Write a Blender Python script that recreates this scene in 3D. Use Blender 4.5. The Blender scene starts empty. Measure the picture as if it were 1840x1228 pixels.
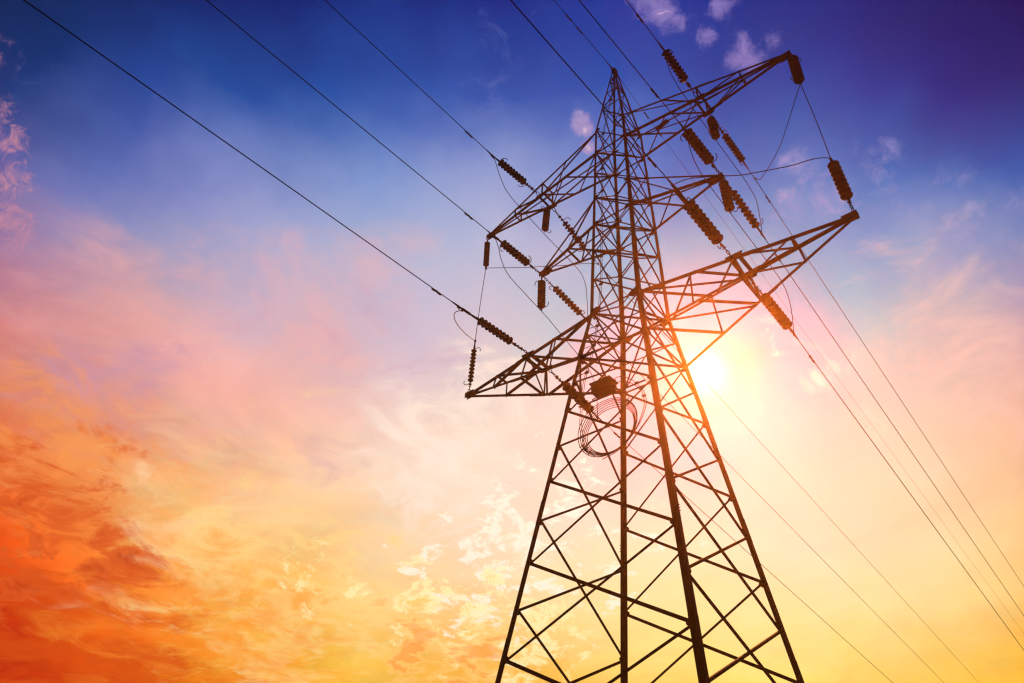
import bpy, bmesh, math, random
from mathutils import Vector, Matrix, Quaternion

random.seed(7)
scene = bpy.context.scene
COL = scene.collection
V = Vector

# ------------------------------------------------------------------ camera
cam_data = bpy.data.cameras.new('camera')
cam = bpy.data.objects.new('camera', cam_data)
COL.objects.link(cam)
cam_data.sensor_width = 36.0
cam_data.lens = 26.098
cam_data.clip_start = 0.05
cam_data.clip_end = 5000
RIGHT = V((0.76124, 0.64641, 0.05143)); UP = V((0.3785, -0.5073, 0.7742)); FWD = V((-0.5265, 0.5699, 0.6308))
FWD.normalize(); RIGHT = (RIGHT - FWD * RIGHT.dot(FWD)).normalized(); UP = RIGHT.cross(FWD)
cam.matrix_world = Matrix(((RIGHT.x, UP.x, -FWD.x, 7.9492), (RIGHT.y, UP.y, -FWD.y, -13.2953), (RIGHT.z, UP.z, -FWD.z, 1.6), (0, 0, 0, 1)))
scene.camera = cam

# ------------------------------------------------------------------ render look
scene.view_settings.view_transform = 'Standard'
scene.view_settings.look = 'None'
scene.view_settings.gamma = 1.0
scene.view_settings.exposure = 0.0
scene.cycles.use_denoising = True
scene.cycles.filter_width = 1.3
scene.cycles.volume_bounces = 0
scene.cycles.max_bounces = 2; scene.cycles.diffuse_bounces = 1; scene.cycles.glossy_bounces = 1

# ------------------------------------------------------------------ dusk sky (world, laid out by compass direction and height)
SKY = [[-110, [[7, [0.002, 0.002, 0.002]], [11, [0.002, 0.002, 0.002]], [15, [0.002, 0.002, 0.002]], [19, [0.002, 0.002, 0.002]], [23, [0.002, 0.002, 0.0106]], [27, [0.002, 0.002, 0.0348]], [31, [0.002, 0.002, 0.0397]], [34, [0.002, 0.002, 0.0223]], [37, [0.002, 0.002, 0.002]], [40, [0.002, 0.002, 0.002]], [43, [0.002, 0.002, 0.002]], [46, [0.002, 0.002, 0.002]], [49, [0.002, 0.002, 0.002]], [52, [0.002, 0.002, 0.002]], [55, [0.002, 0.002, 0.002]], [58, [0.002, 0.002, 0.002]], [62, [0.002, 0.002, 0.002]], [66, [0.002, 0.002, 0.002]]]],
 [-100, [[7, [0.002, 0.002, 0.002]], [11, [0.0618, 0.002, 0.002]], [15, [0.1551, 0.002, 0.002]], [19, [0.2254, 0.002, 0.002]], [23, [0.2609, 0.002, 0.0066]], [27, [0.2498, 0.002, 0.0642]], [31, [0.193, 0.002, 0.1249]], [34, [0.1162, 0.002, 0.1642]], [37, [0.0464, 0.002, 0.1556]], [40, [0.0063, 0.002, 0.1098]], [43, [0.002, 0.002, 0.0595]], [46, [0.002, 0.0104, 0.0413]], [49, [0.002, 0.0023, 0.0177]], [52, [0.002, 0.002, 0.002]], [55, [0.002, 0.002, 0.002]], [58, [0.002, 0.002, 0.002]], [62, [0.002, 0.002, 0.002]], [66, [0.002, 0.002, 0.002]]]],
 [-92, [[7, [0.041, 0.002, 0.002]], [11, [0.2027, 0.002, 0.002]], [15, [0.3514, 0.002, 0.002]], [19, [0.4646, 0.002, 0.002]], [23, [0.5204, 0.002, 0.0028]], [27, [0.5011, 0.002, 0.0876]], [31, [0.3918, 0.0738, 0.2021]], [34, [0.2662, 0.1069, 0.2989]], [37, [0.1444, 0.0888, 0.3201]], [40, [0.0572, 0.0685, 0.2874]], [43, [0.0106, 0.045, 0.2108]], [46, [0.002, 0.0326, 0.1711]], [49, [0.002, 0.0272, 0.1436]], [52, [0.002, 0.0129, 0.1018]], [55, [0.002, 0.002, 0.0572]], [58, [0.002, 0.002, 0.0162]], [62, [0.002, 0.002, 0.002]], [66, [0.002, 0.002, 0.002]]]],
 [-84, [[7, [0.1502, 0.002, 0.002]], [11, [0.3407, 0.002, 0.002]], [15, [0.5458, 0.002, 0.002]], [19, [0.6989, 0.002, 0.002]], [23, [0.7596, 0.027, 0.0128]], [27, [0.7251, 0.1812, 0.1101]], [31, [0.5743, 0.2258, 0.2648]], [34, [0.4298, 0.2429, 0.3817]], [37, [0.2859, 0.2361, 0.4553]], [40, [0.1624, 0.1946, 0.4935]], [43, [0.0926, 0.1498, 0.4672]], [46, [0.0435, 0.0952, 0.386]], [49, [0.0129, 0.0626, 0.3212]], [52, [0.0058, 0.0456, 0.2429]], [55, [0.002, 0.0235, 0.1666]], [58, [0.002, 0.0031, 0.1045]], [62, [0.002, 0.002, 0.047]], [66, [0.002, 0.002, 0.002]]]],
 [-76, [[7, [0.3155, 0.002, 0.002]], [11, [0.483, 0.0082, 0.0047]], [15, [0.7369, 0.0438, 0.002]], [19, [0.9221, 0.1419, 0.0144]], [23, [0.9588, 0.2861, 0.0688]], [27, [0.8072, 0.2926, 0.1727]], [31, [0.786, 0.3457, 0.3103]], [34, [0.7409, 0.3808, 0.3817]], [37, [0.4963, 0.3653, 0.4878]], [40, [0.3222, 0.3366, 0.5661]], [43, [0.254, 0.289, 0.5898]], [46, [0.1931, 0.243, 0.5711]], [49, [0.08, 0.1549, 0.4719]], [52, [0.0102, 0.078, 0.3647]], [55, [0.0062, 0.0497, 0.2716]], [58, [0.002, 0.0248, 0.193]], [62, [0.002, 0.002, 0.1181]], [66, [0.002, 0.002, 0.0393]]]],
 [-68, [[7, [0.5535, 0.0225, 0.002]], [11, [0.7179, 0.059, 0.002]], [15, [0.8963, 0.1596, 0.0112]], [19, [1.0184, 0.3629, 0.0613]], [23, [0.9937, 0.5623, 0.2044]], [27, [0.8764, 0.4628, 0.3119]], [31, [0.902, 0.4567, 0.3862]], [34, [0.878, 0.4818, 0.4579]], [37, [0.6911, 0.4593, 0.5312]], [40, [0.4964, 0.4442, 0.6101]], [43, [0.3887, 0.4159, 0.6507]], [46, [0.2989, 0.3498, 0.6363]], [49, [0.178, 0.2638, 0.5814]], [52, [0.0585, 0.1483, 0.4666]], [55, [0.0071, 0.0769, 0.3724]], [58, [0.0058, 0.0504, 0.2866]], [62, [0.002, 0.0162, 0.1877]], [66, [0.002, 0.002, 0.082]]]],
 [-60, [[7, [0.7948, 0.1472, 0.002]], [11, [0.9334, 0.2612, 0.002]], [15, [1.0006, 0.4028, 0.0287]], [19, [0.9903, 0.522, 0.1207]], [23, [0.9836, 0.6188, 0.2762]], [27, [0.9766, 0.6104, 0.3995]], [31, [0.9102, 0.5301, 0.4704]], [34, [0.8012, 0.5088, 0.5196]], [37, [0.6932, 0.4976, 0.5689]], [40, [0.5776, 0.4847, 0.6167]], [43, [0.4626, 0.4745, 0.6629]], [46, [0.3231, 0.4086, 0.6679]], [49, [0.215, 0.3348, 0.6589]], [52, [0.132, 0.2439, 0.5891]], [55, [0.0479, 0.134, 0.4799]], [58, [0.015, 0.0786, 0.378]], [62, [0.002, 0.0305, 0.2426]], [66, [0.002, 0.002, 0.1197]]]],
 [-52, [[7, [0.9556, 0.2959, 0.002]], [11, [0.9863, 0.4575, 0.0155]], [15, [0.9723, 0.614, 0.0878]], [19, [0.9513, 0.6448, 0.2407]], [23, [0.9472, 0.687, 0.4047]], [27, [0.9421, 0.7246, 0.5459]], [31, [0.9238, 0.6807, 0.5645]], [34, [0.8431, 0.6485, 0.6062]], [37, [0.7046, 0.5732, 0.6484]], [40, [0.5808, 0.5233, 0.6758]], [43, [0.4684, 0.5046, 0.6916]], [46, [0.3755, 0.47, 0.6993]], [49, [0.3123, 0.401, 0.6833]], [52, [0.2365, 0.321, 0.6377]], [55, [0.1014, 0.1875, 0.53]], [58, [0.0245, 0.0955, 0.4245]], [62, [0.0033, 0.0414, 0.2815]], [66, [0.002, 0.002, 0.1606]]]],
 [-45, [[7, [1.0236, 0.4247, 0.002]], [11, [0.9895, 0.4833, 0.027]], [15, [0.9524, 0.4848, 0.0744]], [19, [0.9414, 0.5843, 0.2216]], [23, [0.9395, 0.6996, 0.4337]], [27, [0.9341, 0.7627, 0.595]], [31, [0.9088, 0.7539, 0.6064]], [34, [0.7904, 0.7098, 0.6149]], [37, [0.6566, 0.617, 0.6304]], [40, [0.5871, 0.5534, 0.6534]], [43, [0.5147, 0.5227, 0.6758]], [46, [0.4422, 0.4942, 0.6945]], [49, [0.3535, 0.4211, 0.6778]], [52, [0.2584, 0.3407, 0.6466]], [55, [0.1205, 0.2072, 0.5452]], [58, [0.0213, 0.0929, 0.4251]], [62, [0.0021, 0.0456, 0.3006]], [66, [0.002, 0.0097, 0.2038]]]],
 [-38, [[7, [1.0311, 0.4948, 0.002]], [11, [0.986, 0.5315, 0.021]], [15, [0.9534, 0.5739, 0.1128]], [19, [0.9459, 0.7201, 0.2904]], [23, [0.946, 0.788, 0.4901]], [27, [0.9508, 0.7442, 0.5877]], [31, [0.932, 0.7063, 0.6075]], [34, [0.7705, 0.6581, 0.6096]], [37, [0.5043, 0.5987, 0.6228]], [40, [0.3541, 0.554, 0.6303]], [43, [0.3503, 0.5089, 0.6439]], [46, [0.383, 0.4665, 0.6551]], [49, [0.2759, 0.3744, 0.6433]], [52, [0.1728, 0.2876, 0.6246]], [55, [0.0825, 0.1783, 0.5317]], [58, [0.0166, 0.0871, 0.4221]], [62, [0.0054, 0.0474, 0.3204]], [66, [0.0038, 0.0164, 0.2428]]]],
 [-31, [[7, [1.0137, 0.5244, 0.002]], [11, [0.9788, 0.6178, 0.0422]], [15, [0.9541, 0.7298, 0.1906]], [19, [0.9477, 0.8186, 0.3431]], [23, [0.9445, 0.8267, 0.5075]], [27, [0.9432, 0.7105, 0.5744]], [31, [0.9561, 0.5045, 0.5312]], [34, [0.9351, 0.3454, 0.4733]], [37, [0.7425, 0.2776, 0.4336]], [40, [0.2723, 0.3068, 0.5047]], [43, [0.002, 0.3894, 0.5588]], [46, [0.1014, 0.3951, 0.6125]], [49, [0.1384, 0.3147, 0.6197]], [52, [0.0794, 0.222, 0.5933]], [55, [0.0445, 0.1422, 0.5082]], [58, [0.0034, 0.0794, 0.4159]], [62, [0.0056, 0.0494, 0.3405]], [66, [0.0025, 0.0173, 0.2771]]]],
 [-24.5, [[7, [0.9942, 0.5263, 0.002]], [11, [0.9701, 0.6554, 0.0532]], [15, [0.9528, 0.7735, 0.2145]], [19, [0.9472, 0.8248, 0.3983]], [23, [0.938, 0.7968, 0.5405]], [27, [0.9321, 0.6413, 0.5492]], [31, [0.9621, 0.3127, 0.4771]], [34, [0.9997, 0.1324, 0.2898]], [37, [0.8848, 0.0579, 0.0906]], [40, [0.3355, 0.0745, 0.3691]], [43, [0.002, 0.2969, 0.4825]], [46, [0.002, 0.3446, 0.5615]], [49, [0.0556, 0.2605, 0.572]], [52, [0.018, 0.1687, 0.5416]], [55, [0.0125, 0.1132, 0.4563]], [58, [0.002, 0.0679, 0.3829]], [62, [0.009, 0.0483, 0.3398]], [66, [0.0025, 0.02, 0.2967]]]],
 [-18, [[7, [0.9855, 0.4945, 0.002]], [11, [0.965, 0.6174, 0.0468]], [15, [0.9502, 0.728, 0.1978]], [19, [0.9459, 0.7882, 0.3955]], [23, [0.942, 0.7851, 0.5365]], [27, [0.9514, 0.7026, 0.543]], [31, [0.9423, 0.5228, 0.5156]], [34, [0.7782, 0.3389, 0.4761]], [37, [0.4407, 0.2614, 0.4505]], [40, [0.002, 0.3027, 0.4886]], [43, [0.002, 0.3471, 0.5254]], [46, [0.0087, 0.3016, 0.5643]], [49, [0.0122, 0.1988, 0.546]], [52, [0.002, 0.1309, 0.4804]], [55, [0.002, 0.0832, 0.3943]], [58, [0.002, 0.0525, 0.3278]], [62, [0.002, 0.0359, 0.3007]], [66, [0.002, 0.0164, 0.2734]]]],
 [-11, [[7, [0.9935, 0.4344, 0.002]], [11, [0.9701, 0.5221, 0.014]], [15, [0.9505, 0.6146, 0.1177]], [19, [0.9474, 0.7199, 0.2877]], [23, [0.9561, 0.7344, 0.4085]], [27, [0.9593, 0.7083, 0.4771]], [31, [0.8398, 0.6522, 0.5117]], [34, [0.5534, 0.6001, 0.5421]], [37, [0.3036, 0.5387, 0.5781]], [40, [0.0949, 0.435, 0.608]], [43, [0.0981, 0.3373, 0.6112]], [46, [0.0795, 0.2591, 0.5838]], [49, [0.0354, 0.1731, 0.5272]], [52, [0.002, 0.1038, 0.4235]], [55, [0.002, 0.048, 0.3277]], [58, [0.002, 0.0418, 0.2791]], [62, [0.002, 0.0256, 0.2449]], [66, [0.0038, 0.0094, 0.2215]]]],
 [-4, [[7, [1.0184, 0.3632, 0.002]], [11, [0.9931, 0.4166, 0.002]], [15, [0.9711, 0.4799, 0.0125]], [19, [0.9583, 0.5792, 0.1835]], [23, [0.9439, 0.5994, 0.2882]], [27, [0.8943, 0.5692, 0.3716]], [31, [0.772, 0.5366, 0.4415]], [34, [0.6426, 0.5145, 0.4898]], [37, [0.457, 0.4509, 0.5323]], [40, [0.2789, 0.3594, 0.5784]], [43, [0.1138, 0.2538, 0.5737]], [46, [0.0073, 0.1549, 0.5023]], [49, [0.002, 0.102, 0.426]], [52, [0.002, 0.0442, 0.3218]], [55, [0.002, 0.0305, 0.2577]], [58, [0.002, 0.0223, 0.2205]], [62, [0.002, 0.0112, 0.1863]], [66, [0.0072, 0.002, 0.161]]]],
 [4, [[7, [1.0567, 0.2934, 0.002]], [11, [1.0289, 0.3273, 0.002]], [15, [1.0008, 0.3678, 0.002]], [19, [0.9679, 0.4117, 0.0676]], [23, [0.9178, 0.4209, 0.1768]], [27, [0.8332, 0.3909, 0.2735]], [31, [0.7074, 0.3424, 0.354]], [34, [0.5378, 0.3044, 0.4266]], [37, [0.292, 0.2812, 0.5065]], [40, [0.1188, 0.2217, 0.5159]], [43, [0.002, 0.1061, 0.4285]], [46, [0.002, 0.0602, 0.3302]], [49, [0.002, 0.0246, 0.2455]], [52, [0.002, 0.0192, 0.2095]], [55, [0.002, 0.0181, 0.1737]], [58, [0.002, 0.0078, 0.1436]], [62, [0.002, 0.002, 0.1215]], [66, [0.0071, 0.002, 0.1015]]]],
 [14, [[7, [1.1016, 0.2278, 0.002]], [11, [1.0693, 0.2408, 0.002]], [15, [1.0307, 0.2498, 0.002]], [19, [0.9746, 0.2475, 0.002]], [23, [0.8901, 0.233, 0.0685]], [27, [0.7687, 0.2018, 0.1783]], [31, [0.6039, 0.1586, 0.2856]], [34, [0.3924, 0.1192, 0.3787]], [37, [0.1695, 0.0888, 0.4266]], [40, [0.0115, 0.0479, 0.3832]], [43, [0.002, 0.002, 0.2564]], [46, [0.002, 0.002, 0.1238]], [49, [0.002, 0.002, 0.0751]], [52, [0.002, 0.0034, 0.0813]], [55, [0.002, 0.002, 0.0751]], [58, [0.002, 0.002, 0.0662]], [62, [0.002, 0.002, 0.0555]], [66, [0.0047, 0.002, 0.0434]]]]]
CLOUDS = [[[[-71.63, 34.44, 6.87, 1], [-61.27, 35.52, 6.87, 0.9], [-80.56, 30.69, 4.72, 0.8], [-66.53, 38.53, 5.15, 0.8], [-55.88, 42.61, 4.3, 0.6]], [0.956, 0.456, 0.413], [1.0, 0.429, 0.352], [3.4, 7, 0.62, 0.6, 1.0], 0.36, 0.72, 0.2, 0.75, 0.3],
 [[[-5.0, 34.58, 6.44, 1], [-10.49, 38.44, 4.72, 0.8], [-0.88, 36.4, 4.3, 0.9], [-0.97, 41.21, 3.01, 0.6]], [0.973, 0.61, 0.515], [0.956, 0.515, 0.413], [6.0, 7, 0.64, 0.5, 5.0], 0.36, 0.7, 0.2, 0.65, 0.3],
 [[[-77.66, 29.82, 5.15, 1], [-73.09, 28.98, 4.3, 0.9], [-68.25, 35.47, 3.87, 0.7], [-57.73, 37.53, 4.72, 0.9], [-47.77, 39.35, 4.3, 0.8], [-59.75, 30.73, 4.72, 0.7]], [0.565, 0.305, 0.445], [0.445, 0.283, 0.515], [4.0, 7, 0.62, 0.8, 22.0], 0.38, 0.7, 0.2, 0.75, 0.3],
 [[[-78.27, 21.5, 4.3, 1], [-75.84, 18.63, 5.15, 1], [-70.98, 18.78, 4.08, 1], [-79.87, 23.92, 3.01, 0.7], [-73.76, 21.0, 4.3, 0.9], [-68.34, 18.65, 2.58, 0.7]], [0.73, 0.107, 0.018], [0.515, 0.042, 0.009], [4.4, 9, 0.68, 0.9, 2.0], 0.43, 0.55, 0.12, 0.92, 0.26],
 [[[-73.34, 11.08, 6.01, 1], [-67.05, 11.5, 4.72, 1], [-60.91, 12.07, 3.01, 0.8]], [0.68, 0.076, 0.006], [0.491, 0.023, 0.003], [4.6, 8, 0.66, 0.8, 8.0], 0.34, 0.58, 0.2, 0.85, 0.3],
 [[[-79.19, 26.07, 5.15, 1], [-74.59, 26.1, 4.72, 1], [-76.28, 20.29, 2.58, 0.8], [-67.69, 24.09, 3.87, 0.6]], [1.0, 0.352, 0.091], [1.0, 0.27, 0.054], [4.4, 8, 0.64, 1.2, 33.0], 0.4, 0.66, 0.2, 0.7, 0.3],
 [[[-67.42, 23.38, 6.44, 1], [-60.22, 26.09, 6.01, 0.9], [-72.51, 23.23, 3.44, 0.7], [-56.0, 23.58, 5.15, 0.8]], [1.0, 0.716, 0.376], [1.0, 0.644, 0.305], [4.2, 7, 0.62, 1.0, 31.0], 0.4, 0.72, 0.3, 0.7, 0.3],
 [[[-63.52, 20.36, 4.3, 1], [-57.54, 19.46, 5.15, 1], [-58.35, 16.38, 5.15, 1], [-52.35, 18.61, 4.3, 1], [-65.26, 17.45, 3.44, 0.7]], [1.0, 0.73, 0.283], [1.0, 0.456, 0.098], [6.0, 9, 0.66, 0.5, 7.0], 0.36, 0.5, 0.14, 0.6, 0.36],
 [[[-60.87, 15.66, 4.72, 1], [-55.54, 14.59, 4.72, 1], [-52.73, 16.34, 3.87, 0.9], [-65.73, 17.72, 3.87, 0.6]], [1.0, 0.578, 0.102], [0.982, 0.352, 0.034], [7.5, 9, 0.66, 0.6, 71.0], 0.4, 0.62, 0.16, 0.55, 0.34],
 [[[-64.68, 15.76, 4.72, 1], [-69.07, 14.97, 3.44, 0.8], [-58.63, 14.56, 4.72, 0.9]], [0.973, 0.305, 0.03], [1.0, 0.413, 0.045], [5.0, 8, 0.64, 0.8, 91.0], 0.34, 0.62, 0.2, 0.6, 0.3],
 [[[-41.97, 25.39, 2.58, 1], [-43.38, 22.9, 3.44, 1], [-39.78, 22.69, 3.87, 1], [-37.61, 28.01, 3.44, 0.9], [-47.76, 22.17, 2.58, 0.8], [-35.34, 22.81, 3.87, 0.9], [-41.83, 19.87, 3.87, 0.9], [-45.35, 20.41, 3.44, 0.9], [-29.93, 24.74, 3.01, 0.7], [-51.3, 22.21, 1.72, 0.6]], [1.0, 0.982, 0.823], [1.0, 0.855, 0.591], [26.0, 9, 0.7, 0.35, 4.0, False, [1, 1, 2.0]], 0.46, 0.57, 0.08, 0.92, 0.2],
 [[[-48.56, 18.62, 3.01, 1], [-43.88, 18.6, 3.44, 1], [-39.6, 17.71, 3.44, 1], [-53.28, 19.07, 2.15, 0.6], [-40.76, 15.82, 3.44, 0.9], [-56.83, 19.94, 2.58, 0.7]], [1.0, 0.939, 0.485], [1.0, 0.658, 0.195], [24.0, 9, 0.7, 0.4, 14.0, False, [1, 1, 1.7]], 0.43, 0.54, 0.07, 0.88, 0.22],
 [[[-48.64, 16.93, 1.46, 1], [-48.66, 15.1, 1.37, 0.9], [-43.26, 16.23, 2.15, 0.9], [-45.19, 15.01, 2.15, 0.8]], [1.0, 0.61, 0.171], [0.991, 0.371, 0.076], [8.0, 9, 0.66, 0.4, 9.0], 0.3, 0.42, 0.06, 0.75, 0.34],
 [[[-48.28, 29.04, 3.87, 1], [-45.28, 32.69, 3.44, 0.9], [-51.1, 31.26, 3.44, 0.8], [-45.1, 35.69, 3.01, 0.9]], [1.0, 0.855, 0.73], [1.0, 0.93, 0.855], [6.0, 8, 0.66, 1.2, 41.0], 0.28, 0.62, 0.3, 0.9, 0.3],
 [[[-90.75, 40.46, 1.03, 1], [-88.92, 38.56, 1.2, 1], [-87.15, 36.6, 1.12, 1], [-92.05, 41.8, 0.77, 0.9], [-85.88, 35.61, 0.77, 0.8], [-83.24, 33.18, 0.94, 0.6], [-94.51, 44.53, 0.86, 0.6]], [0.61, 0.262, 0.352], [0.913, 0.413, 0.305], [34.0, 8, 0.7, 2.0, 11.0, False], 0.36, 0.66, 0.16, 0.85, 0.22],
 [[[-23.18, 62.48, 1.46, 1], [-26.3, 63.23, 1.12, 1], [-21.88, 61.59, 0.77, 0.9], [-14.72, 61.8, 1.03, 1], [-18.08, 59.77, 0.73, 1], [-13.6, 58.03, 1.2, 1], [-15.31, 57.76, 0.94, 0.9], [-10.34, 57.98, 0.64, 0.9], [-35.47, 55.57, 0.73, 1], [-34.95, 53.97, 0.6, 0.9]], [0.262, 0.205, 0.527], [0.687, 0.468, 0.658], [34.0, 9, 0.68, 0.4, 13.0, False], 0.28, 0.62, 0.1, 0.9, 0.36],
 [[[-12.05, 49.65, 1.2, 1], [-11.12, 48.85, 1.03, 0.9], [-10.1, 46.95, 1.98, 0.9], [-14.49, 47.92, 0.86, 0.9], [-12.56, 46.33, 2.15, 0.8], [-4.55, 47.76, 1.89, 0.7], [-0.6, 41.89, 3.01, 0.7], [1.24, 41.97, 2.58, 0.6]], [0.376, 0.361, 0.644], [0.658, 0.515, 0.68], [26.0, 8, 0.62, 0.3, 17.0, False], 0.32, 0.66, 0.14, 0.75, 0.34],
 [[[-35.68, 55.85, 0.47, 1], [-35.2, 55.01, 0.47, 1], [-34.82, 53.8, 0.39, 0.9], [-36.05, 55.42, 0.39, 0.9]], [0.376, 0.305, 0.578], [0.73, 0.527, 0.631], [40.0, 9, 0.66, 0.3, 83.0, False], 0.2, 0.5, 0.1, 0.9, 0.36],
 [[[-48.16, 61.07, 1.98, 0.9], [-48.06, 57.66, 1.98, 0.9], [-44.69, 62.37, 1.72, 0.8], [-35.85, 58.37, 1.29, 0.7], [-41.68, 55.24, 1.98, 0.6], [-92.78, 45.76, 2.58, 0.5]], [0.141, 0.171, 0.485], [0.262, 0.262, 0.578], [30.0, 8, 0.7, 1.0, 51.0, False], 0.4, 0.72, 0.2, 0.5, 0.26],
 [[[-15.58, 34.22, 1.37, 0.9], [-17.43, 37.82, 1.89, 0.8], [-12.22, 30.8, 1.63, 0.8], [-13.26, 35.81, 1.89, 0.7], [-9.91, 35.07, 1.89, 0.6]], [1.0, 0.855, 0.658], [1.0, 0.922, 0.761], [24.0, 8, 0.66, 0.6, 19.0, False], 0.4, 0.66, 0.2, 0.75, 0.28],
 [[[-70.59, 24.45, 0.56, 1], [-70.95, 24.9, 0.39, 0.8]], [1.0, 0.578, 0.305], [1.0, 0.839, 0.546], [40.0, 8, 0.66, 0.8, 61.0, False], 0.28, 0.52, 0.2, 0.8, 0.3]]
def lin(c):
    c = c / 255.0
    return c / 12.92 if c <= 0.04045 else ((c + 0.055) / 1.055) ** 2.4
def rgb(r, g, b): return (lin(r), lin(g), lin(b))
def azel(az, el):
    az = math.radians(az); el = math.radians(el)
    return (math.sin(az) * math.cos(el), math.cos(az) * math.cos(el), math.sin(el))

SUN_AZ, SUN_EL = -24.48, 36.36
world = bpy.data.worlds.new('World')
scene.world = world
world.use_nodes = True
world.cycles.sampling_method = 'MANUAL'; world.cycles.sample_map_resolution = 256
nt = world.node_tree
nt.nodes.clear()
def N(kind, **kw):
    n = nt.nodes.new(kind)
    for k, v in kw.items(): setattr(n, k, v)
    return n
def math_node(op, a, b=None, c=None):
    n = N('ShaderNodeMath', operation=op)
    for i, x in enumerate((a, b, c)):
        if x is None: continue
        if isinstance(x, (int, float)): n.inputs[i].default_value = x
        else: nt.links.new(x, n.inputs[i])
    return n.outputs[0]
def vmath(op, a, b=None, c=None, out=0):
    n = N('ShaderNodeVectorMath', operation=op)
    for i, x in enumerate((a, b, c)):
        if x is None: continue
        if isinstance(x, tuple): n.inputs[i].default_value = x
        else: nt.links.new(x, n.inputs[i])
    return n.outputs[out]
tc = N('ShaderNodeTexCoord')
DIR = vmath('NORMALIZE', tc.outputs['Generated'])
sep = N('ShaderNodeSeparateXYZ'); nt.links.new(DIR, sep.inputs[0])
DZ = sep.outputs[2]
def lobe(az, el, k):
    d = vmath('DOT_PRODUCT', DIR, azel(az, el), out=1)
    return math_node('EXPONENT', math_node('MULTIPLY_ADD', d, k, -k))
def scaled(color, w):
    n = N('ShaderNodeVectorMath', operation='SCALE')
    if isinstance(color, tuple): n.inputs[0].default_value = color
    else: nt.links.new(color, n.inputs[0])
    nt.links.new(w, n.inputs['Scale']) if not isinstance(w, (int, float)) else None
    return n.outputs[0]
# dusk fallback for the parts of the sky away from the glow: warm horizon, dark blue overhead
def mixc(a, b, f):
    n = N('ShaderNodeMix', data_type='RGBA', clamp_factor=True)
    for i, x in ((6, a), (7, b)):
        if isinstance(x, tuple): n.inputs[i].default_value = (*x, 1)
        else: nt.links.new(x, n.inputs[i])
    if isinstance(f, (int, float)): n.inputs[0].default_value = f
    else: nt.links.new(f, n.inputs[0])
    return n.outputs[2]
def remap(x, a, b, lo=0.0, hi=1.0, smooth=True):
    n = N('ShaderNodeMapRange', interpolation_type='SMOOTHSTEP' if smooth else 'LINEAR')
    nt.links.new(x, n.inputs[0])
    for i, q in enumerate((a, b, lo, hi)): n.inputs[1 + i].default_value = q
    return n.outputs[0]
dusk = mixc((0.16, 0.075, 0.05), (0.02, 0.028, 0.09), remap(DZ, 0.0, 0.6))
# cloud layer coordinates: where the line of sight meets a flat layer high above
den = math_node('ADD', DZ, 0.10)
def sky_noise(scale, detail=5.0, rough=0.55, warp=0.0, seed=0.0, flat=True, stretch=(1, 1, 1)):
    if flat:
        n = N('ShaderNodeCombineXYZ')
        nt.links.new(math_node('DIVIDE', sep.outputs[0], den), n.inputs[0])
        nt.links.new(math_node('DIVIDE', sep.outputs[1], den), n.inputs[1])
        n.inputs[2].default_value = seed
        p = n.outputs[0]
    else:
        p = vmath('ADD', DIR, (seed, seed * 0.7, -seed))
    p = vmath('MULTIPLY', p, tuple(stretch))
    t = N('ShaderNodeTexNoise', noise_dimensions='3D')
    t.inputs['Scale'].default_value = scale; t.inputs['Detail'].default_value = detail
    t.inputs['Roughness'].default_value = rough; t.inputs['Distortion'].default_value = warp
    nt.links.new(p, t.inputs['Vector'])
    return t.outputs['Fac']
# soft bending of the colour bands, so that they drift like high cloud and not like an airbrush
BEND = 0.13
bend = N('ShaderNodeTexNoise', noise_dimensions='3D')
bend.inputs['Scale'].default_value = 5.0; bend.inputs['Detail'].default_value = 5.0; bend.inputs['Roughness'].default_value = 0.6
nt.links.new(DIR, bend.inputs['Vector'])
DIR0 = DIR
off = vmath('MULTIPLY', vmath('SUBTRACT', bend.outputs['Color'], (0.5, 0.5, 0.5)), (BEND, BEND, BEND))
DIR = vmath('NORMALIZE', vmath('ADD', DIR0, off))
sep2 = N('ShaderNodeSeparateXYZ'); nt.links.new(DIR, sep2.inputs[0])
AZ = math_node('ARCTAN2', sep2.outputs[0], sep2.outputs[1])
EL = math_node('ARCSINE', sep2.outputs[2])
E01 = remap(EL, 0.0, math.radians(75), 0.0, 1.0, False)
sky = None; last_az = 0
for az, stops in SKY:
    n = N('ShaderNodeValToRGB'); nt.links.new(E01, n.inputs[0]); el = n.color_ramp.elements
    el.remove(el[1])
    for i, (e, c) in enumerate(stops):
        x = el[0] if i == 0 else el.new(e / 75.0)
        x.position = e / 75.0; x.color = (*c, 1)
    sky = n.outputs[0] if sky is None else mixc(sky, n.outputs[0], remap(AZ, math.radians(last_az), math.radians(az), 0, 1, False))
    last_az = az
away = vmath('DOT_PRODUCT', DIR, azel(-44, 36), out=1)
sky = mixc(dusk, sky, remap(away, 0.15, 0.62))
DIR = DIR0
def mask(points):
    m = None
    for az, el, sig, amp in points:
        w = math_node('MULTIPLY', lobe(az, el, 1.0 / math.radians(sig) ** 2), amp)
        m = w if m is None else math_node('MAXIMUM', m, w)
    return m
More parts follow.
